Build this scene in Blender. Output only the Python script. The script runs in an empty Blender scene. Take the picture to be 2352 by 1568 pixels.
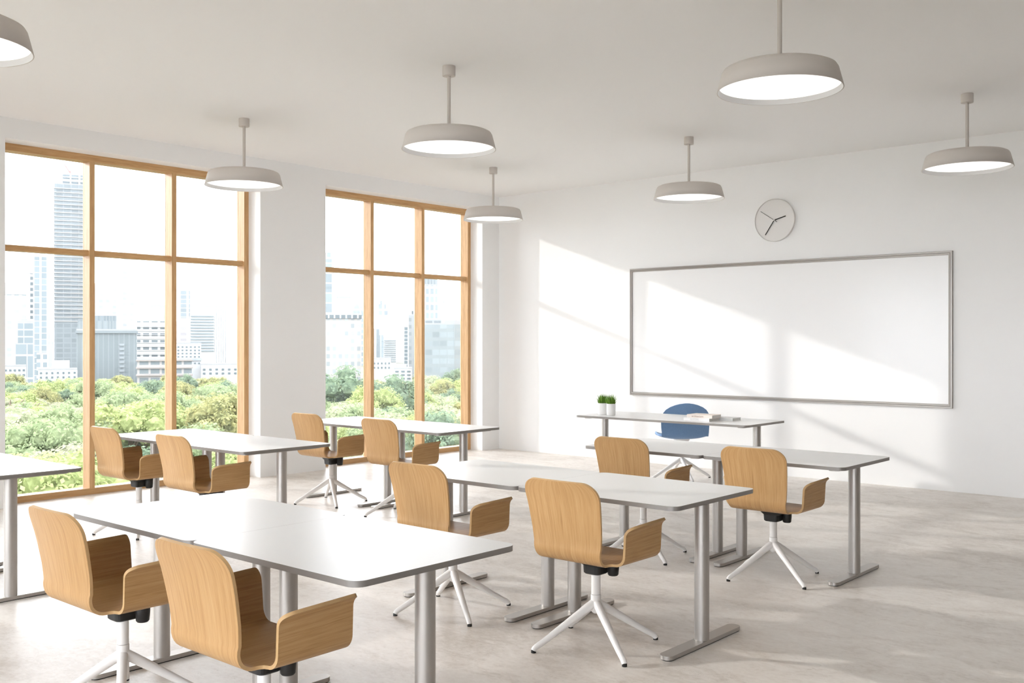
import bpy, bmesh, math, random
from math import sin, cos, pi, radians, sqrt
from mathutils import Vector, Matrix

SC = bpy.context.scene
COL = SC.collection
H = 1.526                      # eye height
YAW = radians(41.13)
FOC = 2352 * 35 / 36
FW = Vector((-sin(YAW), cos(YAW), 0))
RT = Vector((cos(YAW), sin(YAW), 0))

# ------------------------------------------------------------------ materials
def mat(name, col=(.8, .8, .8), rough=.5, metal=0., spec=.5):
    m = bpy.data.materials.new(name)
    m.use_nodes = True
    b = m.node_tree.nodes['Principled BSDF']
    b.inputs['Base Color'].default_value = (*col, 1)
    b.inputs['Roughness'].default_value = rough
    b.inputs['Metallic'].default_value = metal
    b.inputs['Specular IOR Level'].default_value = spec
    return m

def nodes(m):
    nt = m.node_tree
    return nt, nt.nodes, nt.links, nt.nodes['Principled BSDF']

def math_node(nt, op, a, b=None, c=None):
    n = nt.nodes.new('ShaderNodeMath'); n.operation = op
    for i, v in enumerate((a, b, c)):
        if v is None: continue
        if isinstance(v, (int, float)): n.inputs[i].default_value = v
        else: nt.links.new(v, n.inputs[i])
    return n.outputs[0]

def mixcol(nt, fac, a, b, blend='MIX'):
    n = nt.nodes.new('ShaderNodeMix'); n.data_type = 'RGBA'; n.blend_type = blend
    for sock, v in ((n.inputs[0], fac), (n.inputs[6], a), (n.inputs[7], b)):
        if isinstance(v, (int, float)): sock.default_value = v
        elif isinstance(v, tuple): sock.default_value = (*v, 1)
        else: nt.links.new(v, sock)
    return n.outputs[2]

def ramp(nt, fac, stops):
    n = nt.nodes.new('ShaderNodeValToRGB')
    e = n.color_ramp.elements
    e[0].position, e[0].color = stops[0][0], (*stops[0][1], 1)
    e[1].position, e[1].color = stops[1][0], (*stops[1][1], 1)
    for p, c in stops[2:]:
        x = e.new(p); x.color = (*c, 1)
    nt.links.new(fac, n.inputs[0])
    return n.outputs[0]

def noise(nt, vec, scale, detail=4, rough=.55, dist=0.):
    n = nt.nodes.new('ShaderNodeTexNoise')
    n.inputs['Scale'].default_value = scale
    n.inputs['Detail'].default_value = detail
    n.inputs['Roughness'].default_value = rough
    n.inputs['Distortion'].default_value = dist
    nt.links.new(vec, n.inputs['Vector'])
    return n.outputs['Fac']

def mapping(nt, vec, scale, loc=None):
    n = nt.nodes.new('ShaderNodeMapping')
    n.inputs['Scale'].default_value = scale
    nt.links.new(vec, n.inputs['Vector'])
    if loc is not None: nt.links.new(loc, n.inputs['Location'])
    return n.outputs[0]

def wood(name, coord, scale, dark, mid, light, rough=.42, spec=.35):
    m = mat(name, mid, rough, 0, spec)
    nt, N, L, B = nodes(m)
    tc = N.new('ShaderNodeTexCoord').outputs[coord]
    rnd = N.new('ShaderNodeObjectInfo').outputs['Random']
    cx = N.new('ShaderNodeCombineXYZ')
    L.new(math_node(nt, 'MULTIPLY', rnd, 13.7), cx.inputs[0]); L.new(math_node(nt, 'MULTIPLY', rnd, 7.1), cx.inputs[1])
    v = mapping(nt, tc, scale, cx.outputs[0])
    a = noise(nt, v, 1., 6, .62, .25)
    v2 = mapping(nt, tc, tuple(s * 4 for s in scale), cx.outputs[0])
    b = noise(nt, v2, 1., 3, .5)
    f = math_node(nt, 'ADD', math_node(nt, 'MULTIPLY', a, .65), math_node(nt, 'MULTIPLY', b, .35))
    col = ramp(nt, f, [(.30, dark), (.72, light), (.50, mid)])
    L.new(col, B.inputs['Base Color'])
    bp = N.new('ShaderNodeBump'); bp.inputs['Strength'].default_value = .05; bp.inputs['Distance'].default_value = .002
    L.new(f, bp.inputs['Height']); L.new(bp.outputs[0], B.inputs['Normal'])
    return m

M = {}
M['wall'] = mat('white_wall_paint', (.885, .882, .876), .9, 0, .2)
M['ceiling'] = mat('ceiling_paint', (.875, .868, .86), .95, 0, .1)
M['panel'] = mat('brown_wall_paint', (.10, .072, .05), .8, 0, .3)
M['laminate'] = mat('white_laminate', (.86, .86, .855), .32, 0, .4)
M['edge'] = mat('grey_edge_band', (.27, .25, .235), .45, .4, .4)
M['steel'] = mat('satin_steel', (.47, .445, .42), .4, .8, .5)
M['alu'] = mat('brushed_aluminium', (.40, .375, .35), .36, .75, .5)
M['black'] = mat('black_plastic', (.018, .017, .016), .45, 0, .4)
M['white_metal'] = mat('white_powder_coat', (.82, .80, .78), .38, 0, .4)
M['shade'] = mat('beige_lacquer', (.63, .585, .545), .6, 0, .3)
M['board'] = mat('whiteboard_enamel', (.93, .93, .93), .18, 0, .5)
M['clock'] = mat('clock_face', (.80, .78, .76), .7, 0, .3)
M['clock_rim'] = mat('clock_rim', (.72, .70, .675), .45, .2, .4)
M['ceramic'] = mat('white_ceramic', (.85, .84, .83), .3, 0, .5)
M['soil'] = mat('dark_soil', (.05, .035, .02), .95, 0, .1)
M['paper'] = mat('book_pages', (.70, .685, .66), .9, 0, .1)
M['cover_pink'] = mat('pinkish_cover', (.84, .76, .70), .6, 0, .3)
M['cover_white'] = mat('white_cover', (.87, .865, .86), .5, 0, .3)
M['cover_grey'] = mat('pale_grey_cover', (.80, .80, .795), .5, 0, .3)
M['ink_brown'] = mat('brown_ink', (.30, .22, .17), .8, 0, .1)
M['ink_grey'] = mat('grey_ink', (.62, .61, .60), .8, 0, .1)
OAK = ((.355, .188, .068), (.49, .287, .120), (.565, .36, .175))
M['oak'] = wood('oak_veneer', 'UV', (95, 2.6, 1), *OAK)
M['oak_edge'] = wood('oak_ply_edge', 'UV', (6, 6, 1), (.54, .34, .16), (.60, .39, .19), (.64, .43, .22))
FR = ((.43, .24, .09), (.585, .355, .165), (.69, .445, .23))
M['frame_v'] = wood('window_oak_upright', 'Object', (42, 42, 2.2), *FR)
M['frame_h'] = wood('window_oak_rail', 'Object', (42, 2.2, 42), *FR)

# blue woven fabric
M['blue'] = mat('blue_fabric', (.10, .22, .47), .9, 0, .2)
nt, N, L, B = nodes(M['blue'])
tc = N.new('ShaderNodeTexCoord').outputs['Object']
L.new(ramp(nt, noise(nt, tc, 260, 2, .6), [(.35, (.16, .28, .49)), (.7, (.22, .36, .58))]), B.inputs['Base Color'])
B.inputs['Sheen Weight'].default_value = .25

# polished concrete floor
M['floor'] = mat('polished_concrete', (.6, .54, .48), .42, 0, .35)
nt, N, L, B = nodes(M['floor'])
tc = N.new('ShaderNodeTexCoord').outputs['Object']
big = noise(nt, tc, .55, 5, .6, .3)
mid_ = noise(nt, mapping(nt, tc, (3.2, 5.5, 1)), 1., 7, .68, .8)
fine = noise(nt, mapping(nt, tc, (26, 40, 1)), 1., 5, .7, .6)
f = math_node(nt, 'ADD', math_node(nt, 'MULTIPLY', big, .35), math_node(nt, 'ADD', math_node(nt, 'MULTIPLY', mid_, .4), math_node(nt, 'MULTIPLY', fine, .25)))
base = ramp(nt, f, [(.40, (.57, .51, .45)), (.60, (.83, .79, .745)), (.5, (.745, .695, .645))])
spk = noise(nt, mapping(nt, tc, (60, 95, 1)), 1., 3, .6, 1.5)
spm = ramp(nt, spk, [(.26, (1, 1, 1)), (.36, (0, 0, 0))])
patch = ramp(nt, noise(nt, tc, 1.6, 3, .6), [(.42, (0, 0, 0)), (.62, (1, 1, 1))])
spf = math_node(nt, 'MULTIPLY', math_node(nt, 'MULTIPLY', spm, patch), .75)
L.new(mixcol(nt, spf, base, (.30, .25, .20)), B.inputs['Base Color'])
L.new(math_node(nt, 'ADD', math_node(nt, 'MULTIPLY', mid_, .25), .26), B.inputs['Roughness'])

# window glass: clear, with a surface reflection
M['glass'] = bpy.data.materials.new('window_glass'); M['glass'].use_nodes = True
nt = M['glass'].node_tree; nt.nodes.clear()
o = nt.nodes.new('ShaderNodeOutputMaterial'); mx = nt.nodes.new('ShaderNodeMixShader')
tr = nt.nodes.new('ShaderNodeBsdfTransparent'); gl = nt.nodes.new('ShaderNodeBsdfGlossy'); fr = nt.nodes.new('ShaderNodeFresnel')
tr.inputs[0].default_value = (.985, .99, .988, 1); gl.inputs['Roughness'].default_value = .0; fr.inputs[0].default_value = 1.3
nt.links.new(fr.outputs[0], mx.inputs[0]); nt.links.new(tr.outputs[0], mx.inputs[1]); nt.links.new(gl.outputs[0], mx.inputs[2])
nt.links.new(mx.outputs[0], o.inputs[0])

# lamp diffuser
M['diffuser'] = mat('lamp_diffuser', (.9, .9, .89), .6, 0, .2)
b = M['diffuser'].node_tree.nodes['Principled BSDF']
b.inputs['Emission Color'].default_value = (1, .985, .965, 1); b.inputs['Emission Strength'].default_value = .16
M['shade_in'] = mat('lamp_inside_lacquer', (.58, .57, .56), .6, 0, .3)

# ------------------------------------------------------------------ mesh builder
class MB:
    def __init__(s): s.v, s.f, s.mi, s.uv, s.sm = [], [], [], {}, []
    def add(s, verts, faces, mi=0, smooth=False, mtx=None):
        o = len(s.v)
        s.v += [tuple(mtx @ Vector(p)) if mtx else tuple(p) for p in verts]
        for f in faces:
            s.f.append([i + o for i in f]); s.mi.append(mi); s.sm.append(smooth)
        return s
    def box(s, x0, x1, y0, y1, z0, z1, mi=0, mtx=None):
        v = [(x, y, z) for z in (z0, z1) for y in (y0, y1) for x in (x0, x1)]
        return s.add(v, [(0, 2, 3, 1), (4, 5, 7, 6), (0, 1, 5, 4), (2, 6, 7, 3), (0, 4, 6, 2), (1, 3, 7, 5)], mi, False, mtx)
    def prism(s, outline, z0, z1, mi=0, mi_side=None, smooth_side=False, mtx=None):
        n = len(outline)
        s.add([(x, y, z0) for x, y in outline], [tuple(range(n - 1, -1, -1))], mi if mi_side is None else mi_side, False, mtx)
        s.add([(x, y, z1) for x, y in outline], [tuple(range(n))], mi, False, mtx)
        v = [(x, y, z) for z in (z0, z1) for x, y in outline]
        s.add(v, [(i, (i + 1) % n, n + (i + 1) % n, n + i) for i in range(n)], mi if mi_side is None else mi_side, smooth_side, mtx)
        return s
    def lathe(s, prof, seg=32, mi=0, smooth=True, mtx=None, cap0=False, cap1=False):
        v = [(r * cos(2 * pi * k / seg), r * sin(2 * pi * k / seg), z) for r, z in prof for k in range(seg)]
        f = [(i * seg + k, i * seg + (k + 1) % seg, (i + 1) * seg + (k + 1) % seg, (i + 1) * seg + k) for i in range(len(prof) - 1) for k in range(seg)]
        s.add(v, f, mi, smooth, mtx)
        if cap0: s.add(v[:seg], [tuple(range(seg - 1, -1, -1))], mi, False, mtx)
        if cap1: s.add(v[-seg:], [tuple(range(seg))], mi, False, mtx)
        return s
    def tube(s, pts, rad, seg=14, mi=0, smooth=True, caps=True):
        pts = [Vector(p) for p in pts]
        n = len(pts); rings = []
        for i, p in enumerate(pts):
            t = (pts[min(i + 1, n - 1)] - pts[max(i - 1, 0)]).normalized()
            ref = Vector((0, 0, 1)) if abs(t.z) < .9 else Vector((1, 0, 0))
            if i and abs(t.z) >= .9: ref = rings[-1][1]
            a = t.cross(ref).normalized(); b_ = a.cross(t).normalized()
            rings.append(([p + (a * cos(2 * pi * k / seg) + b_ * sin(2 * pi * k / seg)) * rad[i] for k in range(seg)], b_))
        v = [q for r, _ in rings for q in r]
        f = [(i * seg + k, i * seg + (k + 1) % seg, (i + 1) * seg + (k + 1) % seg, (i + 1) * seg + k) for i in range(n - 1) for k in range(seg)]
        s.add(v, f, mi, smooth)
        if caps:
            s.add(v[:seg], [tuple(range(seg - 1, -1, -1))], mi); s.add(v[-seg:], [tuple(range(seg))], mi)
        return s
    def mesh(s, name, mats):
        me = bpy.data.meshes.new(name)
        me.from_pydata(s.v, [], s.f)
        for m in mats: me.materials.append(m)
        me.polygons.foreach_set('material_index', s.mi)
        me.polygons.foreach_set('use_smooth', s.sm)
        me.update()
        bm = bmesh.new(); bm.from_mesh(me); bmesh.ops.recalc_face_normals(bm, faces=bm.faces); bm.to_mesh(me); bm.free()
        return me
    def build(s, name, mats, parent=None):
        if not isinstance(mats, (list, tuple)): mats = [mats]
        return link(name, s.mesh(name, mats), parent)

def link(name, data, parent=None):
    o = bpy.data.objects.new(name, data); COL.objects.link(o)
    if parent: o.parent = parent
    return o

def tag(o, label=None, cat=None, group=None, kind=None):
    if label: o['label'] = label
    if cat: o['category'] = cat
    if group: o['group'] = group
    if kind: o['kind'] = kind
    return o

def thing(name, label, cat, loc=(0, 0, 0), rz=0, group=None):
    o = link(name, None); o.location = loc; o.rotation_euler = (0, 0, rz)
    return tag(o, label, cat, group)

def copy_tree(o, parent=None):
    c = o.copy(); COL.objects.link(c)
    if parent: c.parent = parent
    for ch in list(o.children): copy_tree(ch, c)
    return c

def rrect(x0, x1, y0, y1, r, seg=6):
    pts = []
    for cx, cy, a0 in ((x1 - r, y0 + r, -pi / 2), (x1 - r, y1 - r, 0), (x0 + r, y1 - r, pi / 2), (x0 + r, y0 + r, pi)):
        pts += [(cx + r * cos(a0 + pi / 2 * k / seg), cy + r * sin(a0 + pi / 2 * k / seg)) for k in range(seg + 1)]
    return pts

# ------------------------------------------------------------------ room
XL, YB, ZC = -9.475, 10.57, 3.58
XR, YR = 4.0, -1.8
WIN = [(3.807, 6.557), (7.474, 10.22), (.14, 2.89)]
ZW = 3.388
def st(o): o['kind'] = 'structure'; return o
st(MB().box(XL - .40, XR, YR - .3, YB, -.25, 0).build('floor', M['floor']))
st(MB().box(XL - .40, XR + .2, YR - .3, YB + .2, ZC, ZC + .25).build('ceiling', M['ceiling']))
st(MB().box(XL - .40, XR + .2, YB, YB + .2, -.25, ZC).build('wall_back', M['wall']))
HEAD = 3.05
w = MB(); RWIN = [(-9.2 + 3.05 * k, -9.2 + 3.05 * k + 2.75) for k in range(4)]  # unseen rear openings, added to let in daylight
cur = XL - .40
for a, b in RWIN:
    w.box(cur, a, YR - .3, YR, -.25, ZC); w.box(a, b, YR - .3, YR, HEAD, ZC); cur = b
w.box(cur, XR + .2, YR - .3, YR, -.25, ZC)
st(w.build('wall_front', M['wall']))
st(MB().box(XR, XR + .2, YR, YB, -.25, ZC).build('wall_right', M['panel']))  # unseen wall, kept dark to dim the faces turned towards it
w = MB()
ys = sorted(WIN)
cur = YR
for a, b in ys:
    w.box(XL - .40, XL, cur, a, 0, ZC); w.box(XL - .40, XL, a, b, ZW, ZC); cur = b
w.box(XL - .40, XL, cur, YB, 0, ZC)
st(w.build('wall_left', M['wall']))

XF0, XF1, XG = -9.845, -9.702, -9.835     # frame outer and inner face, glass plane
def window(n, y0, y1, ZW=ZW, ztr=2.383):
    root = st(link('window_%d' % n, None)); root.location = (XL, y0, 0)
    def P(o): o.matrix_parent_inverse = Matrix.Translation((-XL, -y0, 0)); return o
    fw = .058
    zb = .062
    zt = ZW - .068
    f = MB().box(XF0, XF1, y0, y0 + fw, 0, ZW, 0).box(XF0, XF1, y1 - fw, y1, 0, ZW, 0)
    f.box(XF0, XF1, y0 + fw, y1 - fw, 0, zb, 1).box(XF0, XF1, y0 + fw, y1 - fw, zt, ZW, 1)
    P(f.build('frame', [M['frame_v'], M['frame_h']], root))
    inner = (y1 - y0 - 2 * fw); bay = (inner - 2 * .054) / 3
    edges = []
    y = y0 + fw
    for k in range(3):
        edges.append((y, y + bay)); y += bay
        if k < 2:
            P(MB().box(XF0, XF1, y, y + .054, zb, zt).build('mullion', M['frame_v'], root)); y += .054
    for a, b in edges:
        t = MB()
        prof = [(XF0, 0), (XF1 - .040, 0), (XF1 - .031, .004), (XF1 - .028, .012), (XF1 - .028, .045), (XF1 - .031, .053), (XF1 - .040, .057), (XF0, .057)]
        nn = len(prof)
        v = [(x, yy, z + ztr) for yy in (a, b) for x, z in prof]
        t.add(v, [(i, (i + 1) % nn, nn + (i + 1) % nn, nn + i) for i in range(nn)] + [tuple(range(nn)), tuple(range(2 * nn - 1, nn - 1, -1))])
        P(t.build('transom', M['frame_h'], root))
        for z0, z1 in ((zb, ztr), (ztr + .057, zt)):
            P(MB().box(XG, XG + .006, a, b, z0, z1).build('pane', M['glass'], root))
    return root
for i, (a, b) in enumerate(WIN): window(i + 1, a, b)
for i, (a, b) in enumerate(RWIN):             # unseen glazing added behind the camera to supply daylight, with a lower head
    o = window(4 + i, 0, b - a, HEAD, 1.9)
    o.rotation_euler = (0, 0, pi / 2); o.location = (b, YR, 0)

# ------------------------------------------------------------------ tables
ZT = .75
def make_table(name, W, D=.80, ins=.095):
    root = link(name, None)
    x0, x1, y0, y1 = -W / 2, W / 2, -D / 2, D / 2
    t = MB().prism(rrect(x0, x1, y0, y1, .05, 8), ZT - .0215, ZT, 0, 1, True)
    t.build('tabletop', [M['laminate'], M['edge']], root)
    for x in (x0 + ins, x1 - ins):
        rail = MB().prism(rrect(x - .036, x + .036, -.34, .34, .034, 6), ZT - .0335, ZT - .0215, 0, None, True)
        rail.build('support_rail', M['steel'], root)
        leg = MB().lathe([(.0375, .0245), (.0375, ZT - .0335)], 36, 0, True, Matrix.Translation((x, 0, 0)))
        l = leg.build('leg', M['steel'], root)
        fb = MB().prism(rrect(x - .036, x + .036, -.355, .355, .034, 7), .005, .0245, 0, None, True)
        f = fb.build('foot_bar', M['steel'], root)
        MB().prism(rrect(x - .032, x + .032, -.35, .35, .03, 6), 0, .005).build('foot_pad', M['black'], f)
    return root
TW = .999
proto_table = make_table('classroom_table', TW)
XC = {'aisle': -3.487, 'window': -7.013}
ROWS = {'rear': 2.484, 'middle': 4.413, 'front': 6.342}
first = True
for cn, xc in XC.items():
    for rn, yc in ROWS.items():
        for side, dx in (('window-side', -.5), ('aisle-side', .5)):
            o = proto_table if first else copy_tree(proto_table)
            first = False
            o.location = (xc + dx, yc, 0)
            row = {'rear': 'rear row', 'middle': 'middle row', 'front': 'row before the desk'}[rn]
            colm = {'aisle': 'pair by the open floor', 'window': 'pair along the windows'}[cn]
            half = {'window-side': 'window half', 'aisle-side': 'inner half'}[side]
            tag(o, ('white table, %s of the %s' % (half, colm.replace('pair', row + ' pair'))), 'table', 'white classroom tables')
desk = make_table('teacher_desk', 2.0, .80, .105)
desk.location = (-5.41, 8.745, 0)
tag(desk, 'long white desk in front of the whiteboard carrying plants and books', 'desk')

# ------------------------------------------------------------------ chairs
def solid_sheet(P, UV, faces, th, name, mats):
    """sheet of vertices P with flat-pattern coordinates UV -> closed shell of thickness th"""
    bm = bmesh.new()
    vs = [bm.verts.new(p) for p in P]
    for f in faces: bm.faces.new([vs[i] for i in f])
    bmesh.ops.recalc_face_normals(bm, faces=bm.faces)
    bm.normal_update()
    nrm = [v.normal.copy() for v in vs]
    up = max(range(len(P)), key=lambda i: -abs(UV[i][0]) - abs(UV[i][1]))
    if nrm[up].z < 0: nrm = [-n for n in nrm]
    bnd = [[v.index for v in e.verts] for e in bm.edges if len(e.link_faces) == 1] if False else None
    bm.verts.index_update()
    bnd = [(e.verts[0].index, e.verts[1].index) for e in bm.edges if len(e.link_faces) == 1]
    polys = [[v.index for v in f.verts] for f in bm.faces]
    bm.free()
    n = len(P)
    me = bpy.data.meshes.new(name)
    V = [tuple(Vector(P[i]) + nrm[i] * th / 2) for i in range(n)] + [tuple(Vector(P[i]) - nrm[i] * th / 2) for i in range(n)]
    F = [p for p in polys] + [[i + n for i in reversed(p)] for p in polys] + [[a, b, b + n, a + n] for a, b in bnd]
    me.from_pydata(V, [], F)
    for m in mats: me.materials.append(m)
    mi = [0] * (2 * len(polys)) + [1 if len(mats) > 1 else 0] * len(bnd)
    me.polygons.foreach_set('material_index', mi)
    me.polygons.foreach_set('use_smooth', [True] * len(F))
    uv = me.uv_layers.new(name='UVMap')
    for lp in me.loops:
        u = UV[lp.vertex_index % n]; uv.data[lp.index].uv = u
    bm = bmesh.new(); bm.from_mesh(me)
    bmesh.ops.recalc_face_normals(bm, faces=bm.faces)
    for e in bm.edges:
        ff = e.link_faces
        if len(ff) == 2 and ff[0].normal.angle(ff[1].normal, 0) > radians(50): e.smooth = False
    bm.to_mesh(me); bm.free()
    return me

def plywood_shell():
    US, UB, VR, VA, VF, Z0 = .214, .190, -.168, -.134, .178, .456
    P, UV, faces = [], [], []
    NU, NV = 18, 14
    key = {}
    def vert(p, uv):
        k = (round(uv[0], 5), round(uv[1], 5))
        if k in key: return key[k]
        key[k] = len(P); P.append(p); UV.append(uv); return key[k]
    us = [-US + 2 * US * i / NU for i in range(NU + 1)]
    KA = 6                                        # seat rows behind the arms
    vs = [VR + (VA - VR) * j / KA for j in range(KA)] + [VA + (VF - VA) * j / NV for j in range(NV + 1)]
    def half(v):                                  # seat outline: rounded inner corner between back and arm
        if v >= VA: return US
        t = (v - VR) / (VA - VR)
        return UB + (US - UB) * (1 - sqrt(max(0, 1 - t * t)))
    g = [[vert((u / US * half(v), v, Z0), (u / US * half(v), v)) for u in us] for v in vs]
    def quads(g):
        for a, b in zip(g, g[1:]):
            for i in range(len(a) - 1): faces.append((a[i], a[i + 1], b[i + 1], b[i]))
    quads(g)
    # back flap
    rb, th = .073, radians(101.5)
    arc = rb * th; straight = .324; S = arc + straight; rc = .085
    ss = [arc * k / 9 for k in range(10)] + [arc + (straight - rc) * k / 7 for k in range(1, 8)] + [S - rc + rc * sin(pi / 2 * k / 10) for k in range(1, 11)]
    rows = []
    for s in ss:
        if s <= arc:
            a = s / rb; v = VR - rb * sin(a); z = Z0 + rb * (1 - cos(a))
        else:
            d = s - arc; v = VR - rb * sin(th) + d * cos(th); z = Z0 + rb * (1 - cos(th)) + d * sin(th)
            v += .004 * sin(pi * min(1, d / straight)) - .012 * max(0, (d / straight - .55) / .45) ** 2
        t = min(1, s / S)
        wd = UB + .038 * min(1, t / .92) ** .95
        if s > S - rc: wd -= rc - sqrt(max(0, rc * rc - (s - (S - rc)) ** 2))
        wrap = .018 * min(1, max(0, (s - arc * .5) / .12))
        row = []
        for u in us:
            q = u / US
            x = q * wd
            fade = (x / (US + .04)) ** 2
            row.append(vert((x, v + wrap * fade, z), (q * UB, VR - s)) if s > 0 else vert((q * UB, VR, Z0), (q * UB, VR)))
        rows.append(row)
    quads(rows)
    # arms
    for sg in (1, -1):
        ra, tha = .050, radians(86)
        arc2 = ra * tha; st2 = .096; rf = .05; thf = radians(52); fl = rf * thf; tail = .012
        Q = arc2 + st2 + fl + tail; rc2 = .052
        qs = [arc2 * k / 9 for k in range(10)] + [arc2 + (st2 - .03) * k / 3 for k in range(1, 4)]
        q0 = qs[-1]
        qs += [q0 + (Q - q0) * sin(pi / 2 * k / 14) for k in range(1, 15)]
        rows = []
        for q in qs:
            if q <= arc2:
                a = q / ra; u = US + ra * sin(a); z = Z0 + ra * (1 - cos(a))
            else:
                d = q - arc2; u = US + ra * sin(tha); z = Z0 + ra * (1 - cos(tha))
                d1 = min(d, st2); u += d1 * cos(tha); z += d1 * sin(tha)
                if d > st2:
                    e = min(d - st2, fl); a0 = pi / 2 - tha; a1 = a0 + e / rf
                    u += rf * (cos(a0) - cos(a1)); z += rf * (sin(a1) - sin(a0))
                    if d > st2 + fl: u += (d - st2 - fl) * sin(a1); z += (d - st2 - fl) * cos(a1)
            t = q / Q
            r0 = VA - .004 * t; f0 = VF - .006 * t
            if q > Q - rc2: r0 += rc2 - sqrt(max(0, rc2 ** 2 - (q - (Q - rc2)) ** 2))
            if q > Q - .012: f0 -= .012 - sqrt(max(0, .012 ** 2 - (q - (Q - .012)) ** 2))
            row = []
            for j in range(NV + 1):
                v = r0 + (f0 - r0) * j / NV
                zz = z + .010 * (v - VA) / .31 * min(1, q / .15)
                row.append(vert((sg * US, vs[KA + j], Z0), (sg * US, vs[KA + j])) if q == 0 else vert((sg * u, v, zz), (sg * (US + q), vs[KA + j])))
            rows.append(row)
        quads(rows)
    return solid_sheet(P, UV, faces, .0125, 'seat_shell', [M['oak'], M['oak_edge']])

def swivel_base(root, rot, hub_z=.235, top=.37):
    MB().lathe([(.0235, .262), (.0235, top)], 24, 0, True).build('post', M['white_metal'], root)
    MB().lathe([(.012, .165), (.024, .175), (.0255, .185), (.0255, .2575), (.0245, .2605), (.022, .2605)], 28, 0, True, None, True, True).build('hub', M['white_metal'], root)
    for k in range(4):
        a = rot + k * pi / 2
        d = Vector((cos(a), sin(a), 0))
        pts, rad = [], []
        for r, z, rr in ((.004, .222, .0215), (.05, .193, .0215), (.12, .149, .0195), (.20, .099, .0172), (.27, .055, .0152), (.300, .0375, .0145), (.318, .028, .0142), (.3285, .0195, .0138), (.333, .011, .0132)):
            pts.append(d * r + Vector((0, 0, z))); rad.append(rr)
        l = MB().tube(pts, rad, 14).build('leg', M['white_metal'], root)
        MB().lathe([(.0125, 0), (.0125, .0115)], 16, 0, True, Matrix.Translation(d * .333), True, True).build('foot_glide', M['black'], l)

def wooden_chair():
    root = link('wooden_armchair', None)
    link('seat_shell', plywood_shell(), root)
    h = MB()
    secs = [(.095, .085, .4495), (.095, .085, .443), (.082, .075, .440), (.058, .060, .415), (.052, .052, .408), (.050, .050, .372), (.044, .044, .366)]
    rings = [[(x, y, z) for x, y in rrect(-a, a, -b_, b_, min(a, b_) * .45, 4)] for a, b_, z in secs]
    n = len(rings[0])
    h.add([p for r in rings for p in r], [(i * n + k, i * n + (k + 1) % n, (i + 1) * n + (k + 1) % n, (i + 1) * n + k) for i in range(len(rings) - 1) for k in range(n)] + [tuple(range(n)), tuple(range((len(rings) - 1) * n, len(rings) * n))], 0, False)
    h.build('seat_mechanism', M['black'], root)
    MB().lathe([(.020, .449), (.031, .445), (.030, .395), (.027, .362), (.022, .356)], 24, 0, True, Matrix.Translation((.070, .050, 0)), True, True).build('tilt_knob', M['black'], root)
    swivel_base(root, radians(60))
    return root

proto = wooden_chair()
CH = [(-3.97, 'rear', 'open-floor', 'nearer the glass'), (-2.967, 'rear', 'open-floor', 'farther from the glass'),
      (-3.97, 'middle', 'open-floor', 'nearer the glass'), (-2.967, 'middle', 'open-floor', 'farther from the glass'),
      (-3.97, 'front', 'open-floor', 'nearer the glass'), (-2.967, 'front', 'open-floor', 'farther from the glass'),
      (-7.49, 'middle', 'along-window', 'nearer the glass'), (-6.49, 'middle', 'along-window', 'farther from the glass'),
      (-7.49, 'front', 'along-window', 'nearer the glass'), (-6.49, 'front', 'along-window', 'farther from the glass')]
for i, (x, rn, cn, side) in enumerate(CH):
    o = proto if i == 0 else copy_tree(proto)
    o.location = (x, {'rear': 2.069, 'middle': 4.037, 'front': 5.972}[rn], 0)
    where = {'rear': 'rear-row', 'middle': 'middle-row', 'front': 'desk-facing-row'}[rn]
    pairn = {'open-floor': 'tables by the open floor', 'along-window': 'tables along the windows'}[cn]
    tag(o, 'oak plywood armchair %s at the %s %s' % (side.replace('nearer the glass', 'toward the windows').replace('farther from the glass', 'away from the windows'), where, pairn), 'chair', 'oak armchairs at the tables')

# blue shell chair behind the teacher desk, facing the class (-y)
def blue_shell():
    P, UV, faces = [], [], []
    N = 20
    rows = []
    prof = [(-.215, .440), (-.20, .455), (-.16, .468), (-.08, .470), (.02, .462), (.09, .458), (.14, .468), (.175, .492), (.198, .53), (.212, .58), (.222, .64), (.231, .70), (.238, .745), (.243, .78), (.247, .81), (.250, .832), (.2515, .845), (.252, .852)]
    wid = [.235, .25, .262, .272, .278, .272, .262, .258, .260, .264, .266, .262, .248, .222, .178, .125, .075, .022]
    for j, ((y, z), w_) in enumerate(zip(prof, wid)):
        row = []
        t = j / (len(prof) - 1)
        for i in range(N + 1):
            q = -1 + 2 * i / N
            x = q * w_
            lift = .035 * abs(q) ** 3 if j < 7 else 0
            fwd = -.050 * q * q * min(1, max(0, (z - .47) / .12)) * min(1, w_ / .26) ** 2
            P.append((x, y + fwd, z + lift)); UV.append((x, t)); row.append(len(P) - 1)
        rows.append(row)
    for a, b_ in zip(rows, rows[1:]):
        for i in range(N): faces.append((a[i], a[i + 1], b_[i + 1], b_[i]))
    return solid_sheet(P, UV, faces, .022, 'seat_shell', [M['blue']])
bc = thing('blue_chair', 'blue fabric shell chair on a white swivel base behind the teacher desk', 'chair', (-5.878, 9.602, 0), pi + radians(45))
link('seat_shell', blue_shell(), bc)
MB().lathe([(.045, .37), (.09, .43), (.09, .452)], 24, 0, True, None, True, True).build('seat_mount', M['white_metal'], bc)
swivel_base(bc, radians(8), top=.375)

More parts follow.
